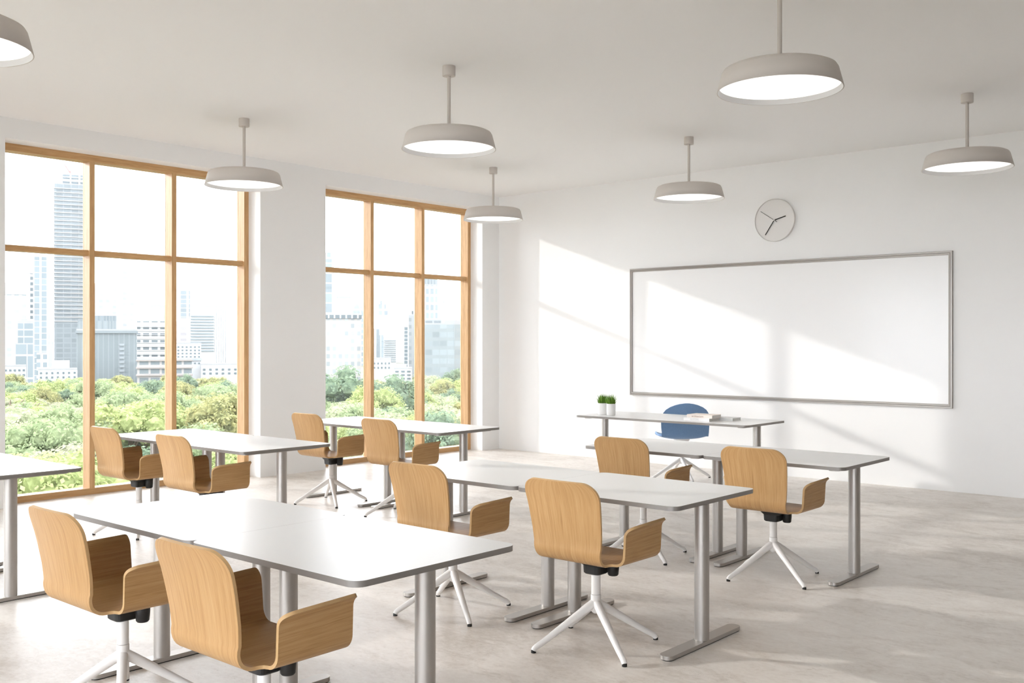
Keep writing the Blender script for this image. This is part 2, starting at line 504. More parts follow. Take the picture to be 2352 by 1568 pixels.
# ------------------------------------------------------------------ pendant lamps
def lamp():
    root = link('pendant_lamp', None)
    zc, zb = ZC, 2.958
    MB().lathe([(.0485, zc - .074), (.0485, zc)], 32, 0, True, None, True, True).build('canopy', M['shade'], root)
    MB().lathe([(.0135, zb + .12), (.0135, zc - .074)], 18, 0, True).build('rod', M['shade'], root)
    s = MB().lathe([(.02, zb + .134), (.26, zb + .134), (.295, zb + .131), (.314, zb + .122), (.324, zb + .106), (.331, zb + .08), (.352, zb), (.346, zb)], 72, 0, True)
    s.build('lamp_shade', M['shade'], root)
    MB().lathe([(.346, zb), (.338, zb + .030)], 72, 0, True).build('inner_rim', M['shade_in'], root)
    MB().lathe([(.338, zb + .030), (.001, zb + .030)], 72, 0, False).build('diffuser', M['diffuser'], root)
    return root
pl = lamp()
LP = [(-7.90, 5.29, 'hanging by the white pier between two windows'),
      (-5.245, 5.29, 'hanging over the middle of the room'),
      (-7.90, 8.71, 'hanging near the room corner by the window'),
      (-2.59, 5.29, 'largest one shown whole, its ceiling cup out of sight'),
      (-5.245, 8.71, 'hanging above the whiteboard beside the clock'),
      (-2.59, 8.71, 'hanging past the far end of the whiteboard'),
      (-5.245, 1.87, 'cut off by the edge of the picture')]
for i, (x, y, lb) in enumerate(LP):
    o = pl if i == 0 else copy_tree(pl)
    o.location = (x, y, 0)
    tag(o, 'beige drum pendant lamp ' + lb, 'lamp', 'drum pendant lamps')

# ------------------------------------------------------------------ whiteboard and clock
wb = thing('whiteboard', 'large white writing board in an aluminium frame on the wall', 'whiteboard', (-5.249, YB, 1.647))
hw, hh = 1.971, .802
MB().box(-hw + .01, hw - .01, -.012, -.001, -hh + .01, hh - .01).build('writing_surface', M['board'], wb)
fm = MB()
prof = [(0, 0), (0, .020), (.004, .026), (.016, .026), (.019, .022), (.022, .022), (.025, .026), (.038, .024), (.042, .016), (.042, 0)]   # (inward, out)
cor = [(-hw, -hh), (hw, -hh), (hw, hh), (-hw, hh)]
sgn = [(1, 1), (-1, 1), (-1, -1), (1, -1)]
vv = []
for (cx_, cz_), (sx, sz) in zip(cor, sgn):
    vv += [(cx_ + sx * a, -b_ - .0005, cz_ + sz * a) for a, b_ in prof]
n = len(prof)
fm.add(vv, [(c * n + i, c * n + i + 1, ((c + 1) % 4) * n + i + 1, ((c + 1) % 4) * n + i) for c in range(4) for i in range(n - 1)])
fm.build('frame', M['alu'], wb)

ck = thing('wall_clock', 'round pale clock with thin dark hands above the whiteboard', 'clock', (-5.225, YB, 2.913))
RX = Matrix.Rotation(pi / 2, 4, 'X')       # lathe axis +z -> -y
MB().lathe([(.246, 0.001), (.247, .030), (.244, .034), (.240, .034), (.238, .026)], 64, 0, True, RX).build('rim', M['clock_rim'], ck)
MB().lathe([(.239, .022), (.001, .022)], 64, 0, False, RX).build('dial', M['clock'], ck)
def hand(name, ang, l0, l1, wd, y):
    d = Vector((sin(ang), 0, cos(ang))); p = Vector((cos(ang), 0, -sin(ang))) * wd / 2
    v = [d * l0 - p, d * l0 + p, d * l1 + p, d * l1 - p]
    v = [(q.x, y - dy, q.z) for dy in (0, .003) for q in v]
    MB().add(v, [(0, 1, 2, 3), (7, 6, 5, 4), (0, 4, 5, 1), (1, 5, 6, 2), (2, 6, 7, 3), (3, 7, 4, 0)]).build(name, M['black'], ck)
hand('hour_hand', math.atan2(.139, .036), .008, .143, .0115, -.028)
hand('minute_hand', math.atan2(-.110, -.164), .008, .198, .0095, -.032)
hand('second_hand', math.atan2(-.168, .112), -.045, .200, .0048, -.036)
MB().lathe([(.008, .024), (.008, .042), (.001, .042)], 20, 0, True, RX).build('hub_cap', M['clock'], ck)

# ------------------------------------------------------------------ things on the desk
random.seed(5)
GRASS = []
for i, c in enumerate([(.10, .23, .015), (.17, .34, .03), (.26, .46, .06)]):
    GRASS.append(mat('grass_blade_%s' % 'abc'[i], c, .5, 0, .4))
def pot(loc, label, seed):
    rnd = random.Random(seed)
    r = thing('potted_grass', label, 'plant', loc, 0, 'potted grass on the desk')
    MB().lathe([(.040, 0), (.0455, .006), (.0475, .02), (.0485, .120), (.0475, .1225), (.0450, .1225), (.0440, .105)], 36, 0, True, None, True).build('pot', M['ceramic'], r)
    MB().lathe([(.0445, .106), (.001, .110)], 24, 0, True).build('soil', M['soil'], r)
    g = MB()
    for k in range(330):
        a = rnd.uniform(0, 2 * pi); rr = .040 * sqrt(rnd.random())
        b0 = Vector((rr * cos(a), rr * sin(a), .106))
        lean = Vector((cos(a), sin(a), 0)) * (rr / .040) * rnd.uniform(.0, .036) + Vector((rnd.uniform(-.014, .014), rnd.uniform(-.014, .014), 0))
        h = (.052 + .078 * rnd.random() ** 1.3) * (1 - .15 * (rr / .04) ** 2)
        wd = rnd.uniform(.0016, .0034); az = rnd.uniform(0, pi)
        sd = Vector((cos(az), sin(az), 0)) * wd
        v = []
        for t, s_ in ((0, 1), (.35, 1), (.7, .7), (1, .08)):
            c = b0 + Vector((0, 0, h * t)) + lean * t * t * 1.1
            v += [c - sd * s_, c + sd * s_]
        g.add(v, [(0, 1, 3, 2), (2, 3, 5, 4), (4, 5, 7, 6)], rnd.choice((0, 0, 1, 1, 2)))
    o = g.build('grass', GRASS, r); o['kind'] = 'stuff'
    return r
pot((-6.235, 8.60, ZT), 'white pot of green grass on the desk, nearer the desk end', 3)
pot((-6.105, 8.575, ZT), 'white pot of green grass on the desk, nearer the books', 8)

def book(loc, rz, L_, W_, T, cover, label, text=None, ink=None, size=.02, off=0):
    """spine faces local -y"""
    r = thing('book', label, 'book', loc, rz, 'books on the desk')
    c = MB().box(-L_ / 2, L_ / 2, -W_ / 2, W_ / 2, 0, .003).box(-L_ / 2, L_ / 2, -W_ / 2, W_ / 2, T - .003, T).box(-L_ / 2, L_ / 2, -W_ / 2, -W_ / 2 + .004, .003, T - .003)
    c.build('cover', M[cover], r)
    MB().box(-L_ / 2 + .004, L_ / 2 - .004, -W_ / 2 + .004, W_ / 2 - .005, .003, T - .003).build('pages', M['paper'], r)
    if text:
        cu = bpy.data.curves.new('spine_title', 'FONT'); cu.body = text; cu.size = size; cu.extrude = .0003
        cu.align_x = 'CENTER'; cu.align_y = 'CENTER'
        cu.materials.append(M[ink])
        tmp = link('tmp', cu); dg = bpy.context.evaluated_depsgraph_get(); dg.update()
        me = bpy.data.meshes.new_from_object(tmp.evaluated_get(dg)); bpy.data.objects.remove(tmp); bpy.data.curves.remove(cu)
        if not me.materials: me.materials.append(M[ink])
        me.name = 'spine_title'; t = link('spine_title', me, r); t.rotation_euler = (pi / 2, 0, 0); t.location = (off, -W_ / 2 - .0004, T / 2)
        t['label'] = 'printed title on the spine'
    return r
book((-5.035, 8.60, ZT), radians(0), .285, .205, .030, 'cover_white', 'white book at the bottom of the stack on the teacher desk', 'AUSTERE', 'ink_grey', .024, -.02)
book((-5.015, 8.615, ZT + .030), radians(2), .275, .195, .031, 'cover_pink', 'pinkish book titled architecture on top of the desk stack', 'architecture', 'ink_brown', .026, -.02)
book((-4.860, 8.79, ZT), radians(-2), .22, .16, .030, 'cover_grey', 'pale grey book lying alone behind the stack of two')

# ------------------------------------------------------------------ outside
ZG = -24.0
def at(px, depth, z=0):
    p = FW * depth + RT * ((px - 1176) / FOC * depth)
    return Vector((p.x, p.y, z))
def zpix(y, depth): return H + (784 - y) / FOC * depth

gm = mat('park_ground', (.16, .19, .09), .95, 0, .1)
nt, N, L, B = nodes(gm)
L.new(ramp(nt, noise(nt, N.new('ShaderNodeTexCoord').outputs['Object'], .05, 5), [(.4, (.10, .11, .07)), (.62, (.20, .19, .16))]), B.inputs['Base Color'])
gd = MB().box(-1500, 60, -300, 1500, ZG - 1, ZG).build('ground', gm)
st(gd)

def leafmat(name, a, b_, flower=None):
    m = bpy.data.materials.new(name); m.use_nodes = True
    nt = m.node_tree; N = nt.nodes; L = nt.links; N.clear()
    out = N.new('ShaderNodeOutputMaterial')
    tc = N.new('ShaderNodeTexCoord').outputs['Object']
    n1 = noise(nt, tc, 1.1, 3, .7)
    col = ramp(nt, n1, [(.35, a), (.68, b_)] if not flower else [(.35, a), (.75, flower), (.52, b_)])
    d = N.new('ShaderNodeBsdfDiffuse'); t = N.new('ShaderNodeBsdfTranslucent')
    mx = N.new('ShaderNodeMixShader'); mx.inputs[0].default_value = .45
    L.new(col, d.inputs[0]); L.new(col, t.inputs[0])
    L.new(d.outputs[0], mx.inputs[1]); L.new(t.outputs[0], mx.inputs[2]); L.new(mx.outputs[0], out.inputs[0])
    return m
bark = mat('tree_bark', (.20, .16, .12), .9, 0, .1)
KINDS = [  # leaf colours paled to put part of the haze veil into them
    ('yellow-green leafy tree', 'dome', leafmat('leaf_yellow_green', (.22, .26, .10), (.46, .51, .24))),
    ('mid-green leafy tree', 'dome', leafmat('leaf_mid_green', (.18, .23, .12), (.39, .45, .26))),
    ('pale green umbrella tree', 'umbrella', leafmat('leaf_pale_green', (.26, .29, .17), (.49, .51, .35))),
    ('dusky olive umbrella tree', 'umbrella', leafmat('leaf_olive', (.24, .25, .16), (.44, .435, .32))),
    ('dark blue-green round tree', 'round', leafmat('leaf_blue_green', (.11, .16, .11), (.27, .34, .22))),
    ('tree in yellow flower', 'round', leafmat('leaf_flower', (.16, .17, .08), (.32, .32, .15), (.58, .52, .25))),
]
def crown_mesh(style, m, seed, nleaf=4200):
    rnd = random.Random(seed)
    mb = MB()
    lobes = []
    if style == 'umbrella':
        R, hgt = 6.2, 2.6
        for k in range(26):
            a = rnd.uniform(0, 2 * pi); rr = R * .86 * sqrt(rnd.random())
            z = hgt * (1 - (rr / R) ** 2) * .9 + rnd.uniform(-.35, .35)
            lobes.append((Vector((rr * cos(a), rr * sin(a), z)), rnd.uniform(1.3, 2.1), rnd.uniform(.55, .85)))
    elif style == 'dome':
        R, hgt = 5.0, 4.6
        for k in range(30):
            a = rnd.uniform(0, 2 * pi); rr = R * .84 * sqrt(rnd.random())
            z = hgt * sqrt(max(0, 1 - (rr / R) ** 2)) * rnd.uniform(.45, 1) - .6
            lobes.append((Vector((rr * cos(a), rr * sin(a), z)), rnd.uniform(1.0, 1.7), rnd.uniform(.8, 1.1)))
    else:
        R, hgt = 3.9, 5.0
        for k in range(30):
            a = rnd.uniform(0, 2 * pi); c = rnd.uniform(-.5, 1)
            rr = R * .78 * sqrt(1 - c * c)
            lobes.append((Vector((rr * cos(a), rr * sin(a), hgt * .62 * c + 1.2)), rnd.uniform(1.0, 1.5), rnd.uniform(.9, 1.1)))
    # solid heart of each lobe
    bm = bmesh.new(); bmesh.ops.create_icosphere(bm, subdivisions=1, radius=1)
    iv = [v.co.copy() for v in bm.verts]; bm.verts.index_update(); fi = [[v.index for v in f.verts] for f in bm.faces]; bm.free()
    for c, r, sq in lobes:
        mb.add([c + Vector((p.x * r * .82, p.y * r * .82, p.z * r * .82 * sq)) for p in iv], fi, 0)
    tot = sum(r * r for _, r, _ in lobes)
    for c, r, sq in lobes:
        for k in range(int(nleaf * r * r / tot)):
            while True:
                d = Vector((rnd.gauss(0, 1), rnd.gauss(0, 1), rnd.gauss(0, 1) + .45))
                if d.length > .1: break
            d.normalize()
            p = c + Vector((d.x * r, d.y * r, d.z * r * sq)) * rnd.uniform(.84, 1.1)
            nn = (d + Vector((rnd.uniform(-1, 1), rnd.uniform(-1, 1), rnd.uniform(-.4, 1))) * .8).normalized()
            t = nn.cross(Vector((rnd.uniform(-1, 1), rnd.uniform(-1, 1), rnd.uniform(-1, 1)))).normalized(); b_ = nn.cross(t)
            s = rnd.uniform(.11, .27)
            mb.add([p - t * s, p - b_ * s * .55, p + t * s, p + b_ * s * .55], [(0, 1, 2, 3)], 0)
    me = bpy.data.meshes.new('crown')
    me.from_pydata(mb.v, [], mb.f); me.materials.append(m); me.update()
    return me
def trunk_mesh(h=11):
    mb = MB().tube([(0, 0, -h), (.1, 0, -h * .5), (0, .1, .4)], [.42, .33, .22], 8)
    for k in range(5):
        a = k * 1.26
        mb.tube([(0, 0, -1.6), (1.2 * cos(a), 1.2 * sin(a), -.3), (2.4 * cos(a), 2.4 * sin(a), .9)], [.2, .13, .06], 6)
    return mb.mesh('trunk', [bark])
tmesh = trunk_mesh(16)
protos = []
for k, (desc, style, m) in enumerate(KINDS):
    for j in range(2):
        protos.append((k, crown_mesh(style, m, 100 + 7 * k + j)))
palm_leaf = leafmat('leaf_palm', (.27, .29, .18), (.48, .49, .36))
def palm_mesh(seed):
    rnd = random.Random(seed); mb = MB()
    for k in range(22):
        a = k * 2.4; up = rnd.uniform(-.1, 1.1)
        d = Vector((cos(a), sin(a), 0)); sd = Vector((-sin(a), cos(a), 0))
        pts = []
        for t in range(7):
            q = t / 6 * 3.0
            pts.append(d * q * cos(up * .6) + Vector((0, 0, q * up * .9 - .20 * q * q)))
        for t in range(6):
            for s in (-1, 1):
                for u in range(2):
                    p = pts[t].lerp(pts[t + 1], u * .5)
                    q_ = p + sd * s * .62 * (1 - .6 * t / 6) + (pts[t + 1] - pts[t]) * .5 + Vector((0, 0, -.22))
                    mb.add([p, p + (pts[t + 1] - pts[t]) * .28, q_], [(0, 1, 2)])
    me = bpy.data.meshes.new('crown'); me.from_pydata([tuple(v) for v in mb.v], [], mb.f); me.materials.append(palm_leaf); me.update()
    return me
pmesh = palm_mesh(4)

def place_tree(kind_desc, crown, loc, s, sz, rz, label):
    r = thing('tree' if 'palm' not in kind_desc else 'palm_tree', label, 'tree', loc, rz, 'trees of the park: ' + kind_desc)
    c = link('crown', crown, r); t = link('trunk', tmesh, r)
    r.scale = (s, s, sz)
    return r
PANES = [(12, 187, 'first wide-window pane'), (216, 380, 'middle wide-window pane'), (408, 545, 'third wide-window pane'),
         (748, 832, 'first far-window pane'), (858, 952, 'middle far-window pane'), (976, 1055, 'third far-window pane')]
def tree_label(desc, px, depth):
    pn = 'behind the white pier between the windows' if 550 < px < 745 else 'behind a window mullion' if 0 < px < 1060 else 'beyond the window edge'
    for a, b_, t in PANES:
        if a - 6 <= px <= b_ + 6:
            q = (px - a) / (b_ - a)
            pn = ('%s the ' % ('near side of' if q < .33 else 'centre of' if q < .67 else 'far side of')) + t
    row = 'close below' if depth < 85 else 'midway' if depth < 150 else 'far back' if depth < 215 else 'by the buildings'
    return '%s %s, %s' % (desc, row, pn)
rt = random.Random(21)
depth = 50.0
placed = []
SPECIAL = [(300, 112, 0, 1.25, -9.9), (395, 150, 1, 1.0, -10.5), (510, 112, 5, 1.05, -9.3), (790, 168, 4, 1.5, -10.2), (905, 172, 4, 1.35, -11),
           (1035, 118, 5, .9, -12.3), (110, 72, 0, 1.2, -11.2), (170, 108, 1, 1.0, -9.9), (170, 88, 3, 1.05, -11.3), (60, 118, 2, 1.1, -9.9),
           (1010, 150, 2, .9, -11), (1000, 92, 2, .8, -11.5), (860, 125, 2, 1.0, -11), (790, 120, 0, .85, -11.5)]
for px, dp, k, s, z in SPECIAL:
    placed.append((at(px, dp), 4.6 * s))
    desc = KINDS[k][0]
    me = [m for kk, m in protos if kk == k][0]
    place_tree(desc, me, at(px, dp, z), s, s * .9, rt.uniform(0, 6), tree_label('broad ' + desc, px, dp))
while depth < 300:
    step = 5.6 + depth * .024
    w_px = 6.9 / depth * FOC
    px = -130 + rt.uniform(0, w_px)
    while px < 1190:
        p = at(px, depth + rt.uniform(-2.5, 2.5))
        if all((p - q).length > rr for q, rr in placed):
            if depth < 400:
                k, me = rt.choice(protos)
                if rt.random() < .35: k, me = protos[rt.choice((0, 1, 2, 3, 4, 5))]
                s = rt.uniform(.62, 1.08)
                z = rt.uniform(-13.4, -10.6) - (1.5 if depth < 75 else 1.0 if depth > 200 else 0)
                if depth < 64: z = rt.uniform(-15.5, -13); s *= .7
                desc = KINDS[k][0]
                size = 'small' if s < .75 else 'medium-sized' if s < .93 else 'large'
                placed.append((p, 4.1 * s))
                place_tree(desc, me, Vector((p.x, p.y, z)), s, s * rt.uniform(.8, 1.05), rt.uniform(0, 6.28), tree_label(size + ' ' + desc, px, depth))
        px += w_px * rt.uniform(.75, 1.25)
    depth += step
for px, dp, z, lb in ((22, 168, -9.0, 'outermost in the first pane, hard against the wall'),
                      (58, 160, -9.2, 'tall pair-mate beside the outermost palm'), (85, 150, -11, 'low palm at the middle of the first pane'),
                      (142, 150, -10.6, 'low palm on the mullion side of the first pane'), (165, 152, -9.5, 'tallest palm, close to the first mullion'),
                      (38, 150, -10.8, 'low palm in front of the outermost palms')):
    place_tree('palm tree', pmesh, at(px, dp, z), 1.0, 1.0, rt.uniform(0, 6), 'pale green palm tree, ' + lb)

# trees alike in look and place are told apart by their distance
same = {}
for o in COL.objects:
    if o.get('category') == 'tree': same.setdefault(o['label'], []).append(o)
for lb, os_ in same.items():
    if 1 < len(os_) < 5:
        os_.sort(key=lambda o: o.location.length)
        for o, w_ in zip(os_, {2: ('nearer', 'farther'), 3: ('nearest', 'middle', 'farthest'), 4: ('nearest', 'second-nearest', 'third-nearest', 'farthest')}[len(os_)]):
            o['label'] = w_ + ' ' + lb
# ---- city
def dimmed(c): return tuple(x * .45 for x in c)      # facade colours darkened to offset the overexposing sky
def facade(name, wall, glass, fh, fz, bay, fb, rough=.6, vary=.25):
    wall, glass = dimmed(wall), dimmed(glass)
    m = mat(name, wall, rough, 0, .3)
    nt, N, L, B = nodes(m)
    tc = N.new('ShaderNodeTexCoord').outputs['Object']
    sp = N.new('ShaderNodeSeparateXYZ'); L.new(tc, sp.inputs[0])
    u = math_node(nt, 'ADD', sp.outputs[0], sp.outputs[1])
    zf = math_node(nt, 'FRACT', math_node(nt, 'DIVIDE', math_node(nt, 'ADD', sp.outputs[2], 500), fh))
    uf = math_node(nt, 'FRACT', math_node(nt, 'DIVIDE', math_node(nt, 'ADD', u, 500), bay))
    mask = math_node(nt, 'MULTIPLY', math_node(nt, 'LESS_THAN', zf, fz), math_node(nt, 'LESS_THAN', uf, fb))
    wn = N.new('ShaderNodeTexWhiteNoise'); wn.noise_dimensions = '2D'
    cb = N.new('ShaderNodeCombineXYZ')
    L.new(math_node(nt, 'FLOOR', math_node(nt, 'DIVIDE', math_node(nt, 'ADD', u, 500), bay)), cb.inputs[0])
    L.new(math_node(nt, 'FLOOR', math_node(nt, 'DIVIDE', math_node(nt, 'ADD', sp.outputs[2], 500), fh)), cb.inputs[1])
    L.new(cb.outputs[0], wn.inputs['Vector'])
    g2 = tuple(min(1, c * (1 + 2 * vary) + .06 * vary) for c in glass)
    gcol = mixcol(nt, math_node(nt, 'MULTIPLY', wn.outputs['Value'], vary * 2 if vary < .5 else 1.), glass, g2)
    L.new(mixcol(nt, mask, wall, gcol), B.inputs['Base Color'])
    return m
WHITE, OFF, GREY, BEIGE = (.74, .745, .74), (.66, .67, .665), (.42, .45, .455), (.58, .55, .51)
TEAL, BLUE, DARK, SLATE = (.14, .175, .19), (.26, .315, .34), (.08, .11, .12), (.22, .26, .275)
roofm = mat('roof_concrete', (.23, .232, .23), .9, 0, .1)
whitem = mat('white_render', (.35, .354, .354), .8, 0, .2)
darkm = mat('dark_glazing', (.075, .10, .11), .4, 0, .4)
pinkm = mat('crane_paint', (.27, .13, .12), .7, 0, .2)
def bld(name, label, x0, x1, yt, dp, fm_, extra=None, dfac=.8, rz=0., ybase=None):
    th = math.atan((1176 - (x0 + x1) / 2) / FOC)          # the front squares up to the classroom
    w_ = (x1 - x0) / FOC * dp * cos(th)
    loc = at((x0 + x1) / 2, dp, ZG)
    r = thing(name, label, 'building', loc, YAW + th + rz)
    h = zpix(yt, dp) - ZG
    dd = max(8, min(40, w_ * dfac))
    MB().box(-w_ / 2, w_ / 2, 0, dd, 0, h).build('tower_body', fm_, r)
    MB().box(-w_ / 2, w_ / 2, 0, dd, h, h + .5).build('roof_slab', roofm, r)
    if extra: extra(r, w_, h, dd, dp)
    return r
def P_(px, dp): return px / FOC * dp
def block(name, fx0, fx1, y_up, m, fd0=.1, fd1=.9):
    """roof block: fractions of the width, height in pixels above the roof"""
    def f(r, w_, h, dd, dp):
        MB().box(-w_ / 2 + fx0 * w_, -w_ / 2 + fx1 * w_, fd0 * dd, fd1 * dd, h + .5, h + .5 + P_(y_up, dp)).build(name, m, r)
    return f
def many(*fs):
    def f(*a):
        for q in fs: q(*a)
    return f
def windows(nx, nz, y_top, y_step, wfrac=.6, hpx=5, m=None):
    def f(r, w_, h, dd, dp):
        for j in range(nz):
            for i in range(nx):
                cx_ = -w_ / 2 + w_ * (i + .5) / nx; zt_ = h - P_(y_top + j * y_step, dp)
                hw_ = w_ / nx * wfrac / 2
                MB().box(cx_ - hw_, cx_ + hw_, -.25, .0, zt_ - P_(hpx, dp), zt_).build('window', m or darkm, r)
    return f
def bands(n, y_top, y_step, hpx, m, fx0=0., fx1=1., nm='floor_band'):
    def f(r, w_, h, dd, dp):
        for j in range(n):
            zt_ = h - P_(y_top + j * y_step, dp)
            MB().box(-w_ / 2 + fx0 * w_ - .3, -w_ / 2 + fx1 * w_ + .3, -.6, dd * .98, zt_ - P_(hpx, dp), zt_).build(nm, m, r)
    return f
def tower_top(r, w_, h, dd, dp):
    c = MB()
    e = .5
    for fx in (.02, .22, .45, .7, .95):
        c.box(-w_ / 2 + fx * w_ - e / 2, -w_ / 2 + fx * w_ + e / 2, dd * .2, dd * .2 + e, h, h + P_(26, dp))
    for k in (9, 18, 26):
        c.box(-w_ / 2, w_ / 2, dd * .2, dd * .2 + e, h + P_(k, dp), h + P_(k, dp) + e)
    c.build('crown_frame', whitem, r)
    MB().box(-w_ * .28, w_ * .42, dd * .3, dd * .8, h, h + P_(26, dp)).build('crown_block', facade('crown_glazing', OFF, BLUE, 4, .8, 5, .9), r)
    j = MB().tube([(-w_ * .05, dd * .4, h + P_(26, dp)), (-w_ * .05, dd * .4, h + P_(36, dp))], [.5, .5], 6).tube([(-w_ * .05, dd * .4, h + P_(30, dp)), (-w_ * .22, dd * .4, h + P_(50, dp))], [.45, .3], 6)
    j.build('crane', pinkm, r)

bld('skyscraper', 'tallest grey-blue banded tower with a framed crown, in the first pane', 125, 206, 424, 600, facade('tower_glass', (.30, .345, .36), (.20, .235, .25), 3.0, .75, 4.2, .85),
    many(tower_top, bands(34, 9, 9.2, 1.5, whitem)), .9)
bld('glass_tower', 'slim blue glass tower with white ribs beside the tallest tower', 76, 111, 590, 560, facade('ribbed_glass', WHITE, BLUE, 3.4, .9, 3.6, .72), block('roof_block', .3, .8, 6, whitem))
bld('white_tower', 'narrow white tower squeezed against the tallest tower', 108, 123, 586, 575, facade('white_slits', WHITE, OFF, 3.4, .5, 3., .5))
bld('office_block', 'broad pale slab building at the first pane edge', 2, 61, 650, 820, facade('pale_slab', WHITE, (.45, .52, .55), 4.5, .6, 5.5, .6), bands(1, 14, 9, 12, whitem))
bld('balcony_tower', 'thin stepped balcony tower behind the first pane', 62, 77, 628, 640, facade('balcony_grid', OFF, TEAL, 3.6, .55, 20, .9))
bld('twin_glass_block', 'blue glass block with a lower front step in the first pane', 41, 76, 740, 450, facade('glass_step', (.55, .60, .61), BLUE, 3.2, .8, 4.5, .92), block('roof_planter', .2, .6, 6, roofm))
bld('glass_podium', 'low glass podium below the blue glass block', 34, 76, 791, 430, facade('glass_podium', OFF, BLUE, 10, .92, 4.6, .92))
bld('white_block', 'small white gridded block in front of the slim glass tower', 84, 108, 813, 400, facade('white_grid', WHITE, BLUE, 3.2, .6, 3.6, .75))
bld('white_house', 'low white building with dark windows above the first-pane trees', 88, 178, 850, 300, whitem, many(windows(7, 2, 4, 10, .35, 4), block('roof_block', .35, .8, 18, whitem)), .5)
bld('white_annex', 'low white annex behind palms in the first pane', 8, 60, 842, 320, whitem, windows(5, 2, 6, 11, .5, 4), .5)
bld('dark_glass_block', 'dark blue-grey glass block with a stepped roof in the middle pane', 176, 315, 759, 320, facade('dark_panels', (.31, .355, .365), (.235, .275, .285), 60, .985, 1.55, .8, .4, .12),
    many(block('roof_block', .30, .66, 31, facade('roof_louvres', (.30, .34, .355), (.22, .26, .28), 40, .99, .9, .6), .2, .7), block('roof_step', .02, .66, 19, facade('roof_louvres_low', (.34, .38, .39), (.26, .30, .315), 40, .99, .9, .6), .1, .75),
         bands(1, 0, 1, 6, mat('parapet', (0.12, 0.14, 0.146), .6)), windows(2, 7, 30, 10, .16, 5, mat('small_panes', (0.16, 0.18, 0.188), .4))), .6)
bld('pale_spire_tower', 'very pale tall tower with a stepped top in the middle pane', 276, 320, 601, 950, facade('pale_tower', WHITE, (.50, .53, .54), 5, .5, 6.5, .5), many(block('top_step', .12, .9, 14, whitem), block('top_cap', .2, .9, 36, whitem, .3, .7)))
bld('pale_shoulder_tower', 'pale tower leaning against the spire tower, middle pane', 258, 278, 603, 930, facade('pale_tower_two', WHITE, (.46, .48, .49), 5, .55, 5, .5))
bld('white_apartment_tower', 'white apartment tower with a window grid left of the spire tower', 216, 270, 652, 800, facade('apartment_grid', WHITE, (.40, .45, .47), 4.8, .5, 5, .55))
bld('apartment_block', 'white apartment block with balcony rows beside the dark glass block', 315, 384, 738, 420, facade('apartment_rows', WHITE, TEAL, 2.9, .42, 3.4, .7), many(block('pitched_roof_block', .05, .9, 16, whitem), block('lift_tower', .45, .98, 36, roofm, .3, .7), bands(9, 12, 9, 1.2, whitem, 0, 1, 'balcony')))
bld('concrete_frame_building', 'low concrete frame building with brown lines above the trees', 315, 441, 826, 305, facade('concrete_frame', (.60, .57, .54), SLATE, 2.7, .55, 3.2, .8), bands(3, 0, 17, 3, mat('brown_ledge', (0.2, 0.176, 0.16), .8)), .4)
bld('blue_tower', 'blue ribbed tower at the third pane edge', 409, 437, 666, 900, facade('blue_ribs', OFF, BLUE, 4, .85, 7, .7), None, .9)
bld('pink_tower', 'pinkish white tower below the blue ribbed tower', 404, 440, 740, 620, facade('pink_rows', (.66, .60, .59), (.40, .38, .39), 3.6, .5, 6, .6), block('roof_block', .1, .9, 8, whitem))
def hat(r, w_, h, dd, dp):
    v = []
    for k, (a, z) in enumerate(((.34, 0), (.34, 3), (.20, 14), (.18, 15))):
        v += [(x * w_, dd * .5 + y * dd, h + .5 + P_(z, dp)) for x, y in ((-a + .1, -a), (a + .1, -a), (a + .1, a), (-a + .1, a))]
    MB().add(v, [(i * 4 + k, i * 4 + (k + 1) % 4, i * 4 + 4 + (k + 1) % 4, i * 4 + 4 + k) for i in range(3) for k in range(4)] + [(12, 13, 14, 15)]).build('hat_roof', whitem, r)
def piers(r, w_, h, dd, dp):
    for k in range(6):
        x = w_ * (.14 + .06 * k)
        MB().lathe([(w_ * .024, 0), (w_ * .024, h)], 10, 0, True, Matrix.Translation((x, 0, 0))).build('round_pier', whitem, r)
bld('banded_office', 'white office with teal window bands and a hat-shaped roof', 439, 526, 705, 480, whitem,
    many(bands(13, 20, 6.6, 2.4, mat('teal_glazing', (0.112, 0.14, 0.152), .4), 0, .58, 'window_band'), hat, piers), .6)
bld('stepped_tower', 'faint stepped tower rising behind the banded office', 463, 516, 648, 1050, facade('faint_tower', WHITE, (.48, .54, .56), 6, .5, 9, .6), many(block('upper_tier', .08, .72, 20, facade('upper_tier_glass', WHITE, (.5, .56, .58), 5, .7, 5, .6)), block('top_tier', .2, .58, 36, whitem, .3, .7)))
bld('pale_corner_tower', 'pale warm tower at the third pane edge', 519, 560, 660, 850, facade('warm_tower', (.72, .69, .66), (.50, .50, .49), 4.6, .5, 6, .5), block('top_step', .1, .5, 10, whitem))
bld('stepped_white_house', 'white stepped apartment house with small windows, third pane', 405, 462, 790, 335, whitem, many(windows(6, 6, 5, 7.5, .45, 3), bands(1, 33, 1, 5, mat('grey_ledge', (0.2, 0.22, 0.228), .7))), .5)
bld('white_hall', 'long low white hall at the tree line, third pane', 462, 548, 838, 330, whitem, windows(6, 2, 8, 9, .4, 4), .4)
bld('glass_corner_tower', 'stepped blue glass tower at the far window edge', 740, 767, 595, 700, facade('corner_glass', WHITE, BLUE, 7, .88, 7, .8), block('top_step', .1, .75, 14, facade('corner_top', OFF, BLUE, 5, .8, 5, .8)))
bld('crowned_tower', 'pale tower with a flat crown behind the beige office', 775, 804, 686, 860, facade('crowned_grid', WHITE, (.46, .50, .51), 7, .6, 6, .6), many(block('crown_slab', -.06, 1.06, 4, mat('grey_crown', (0.18, 0.192, 0.196), .7), 0, 1), block('mast_block', .35, .7, 18, whitem, .4, .6)))
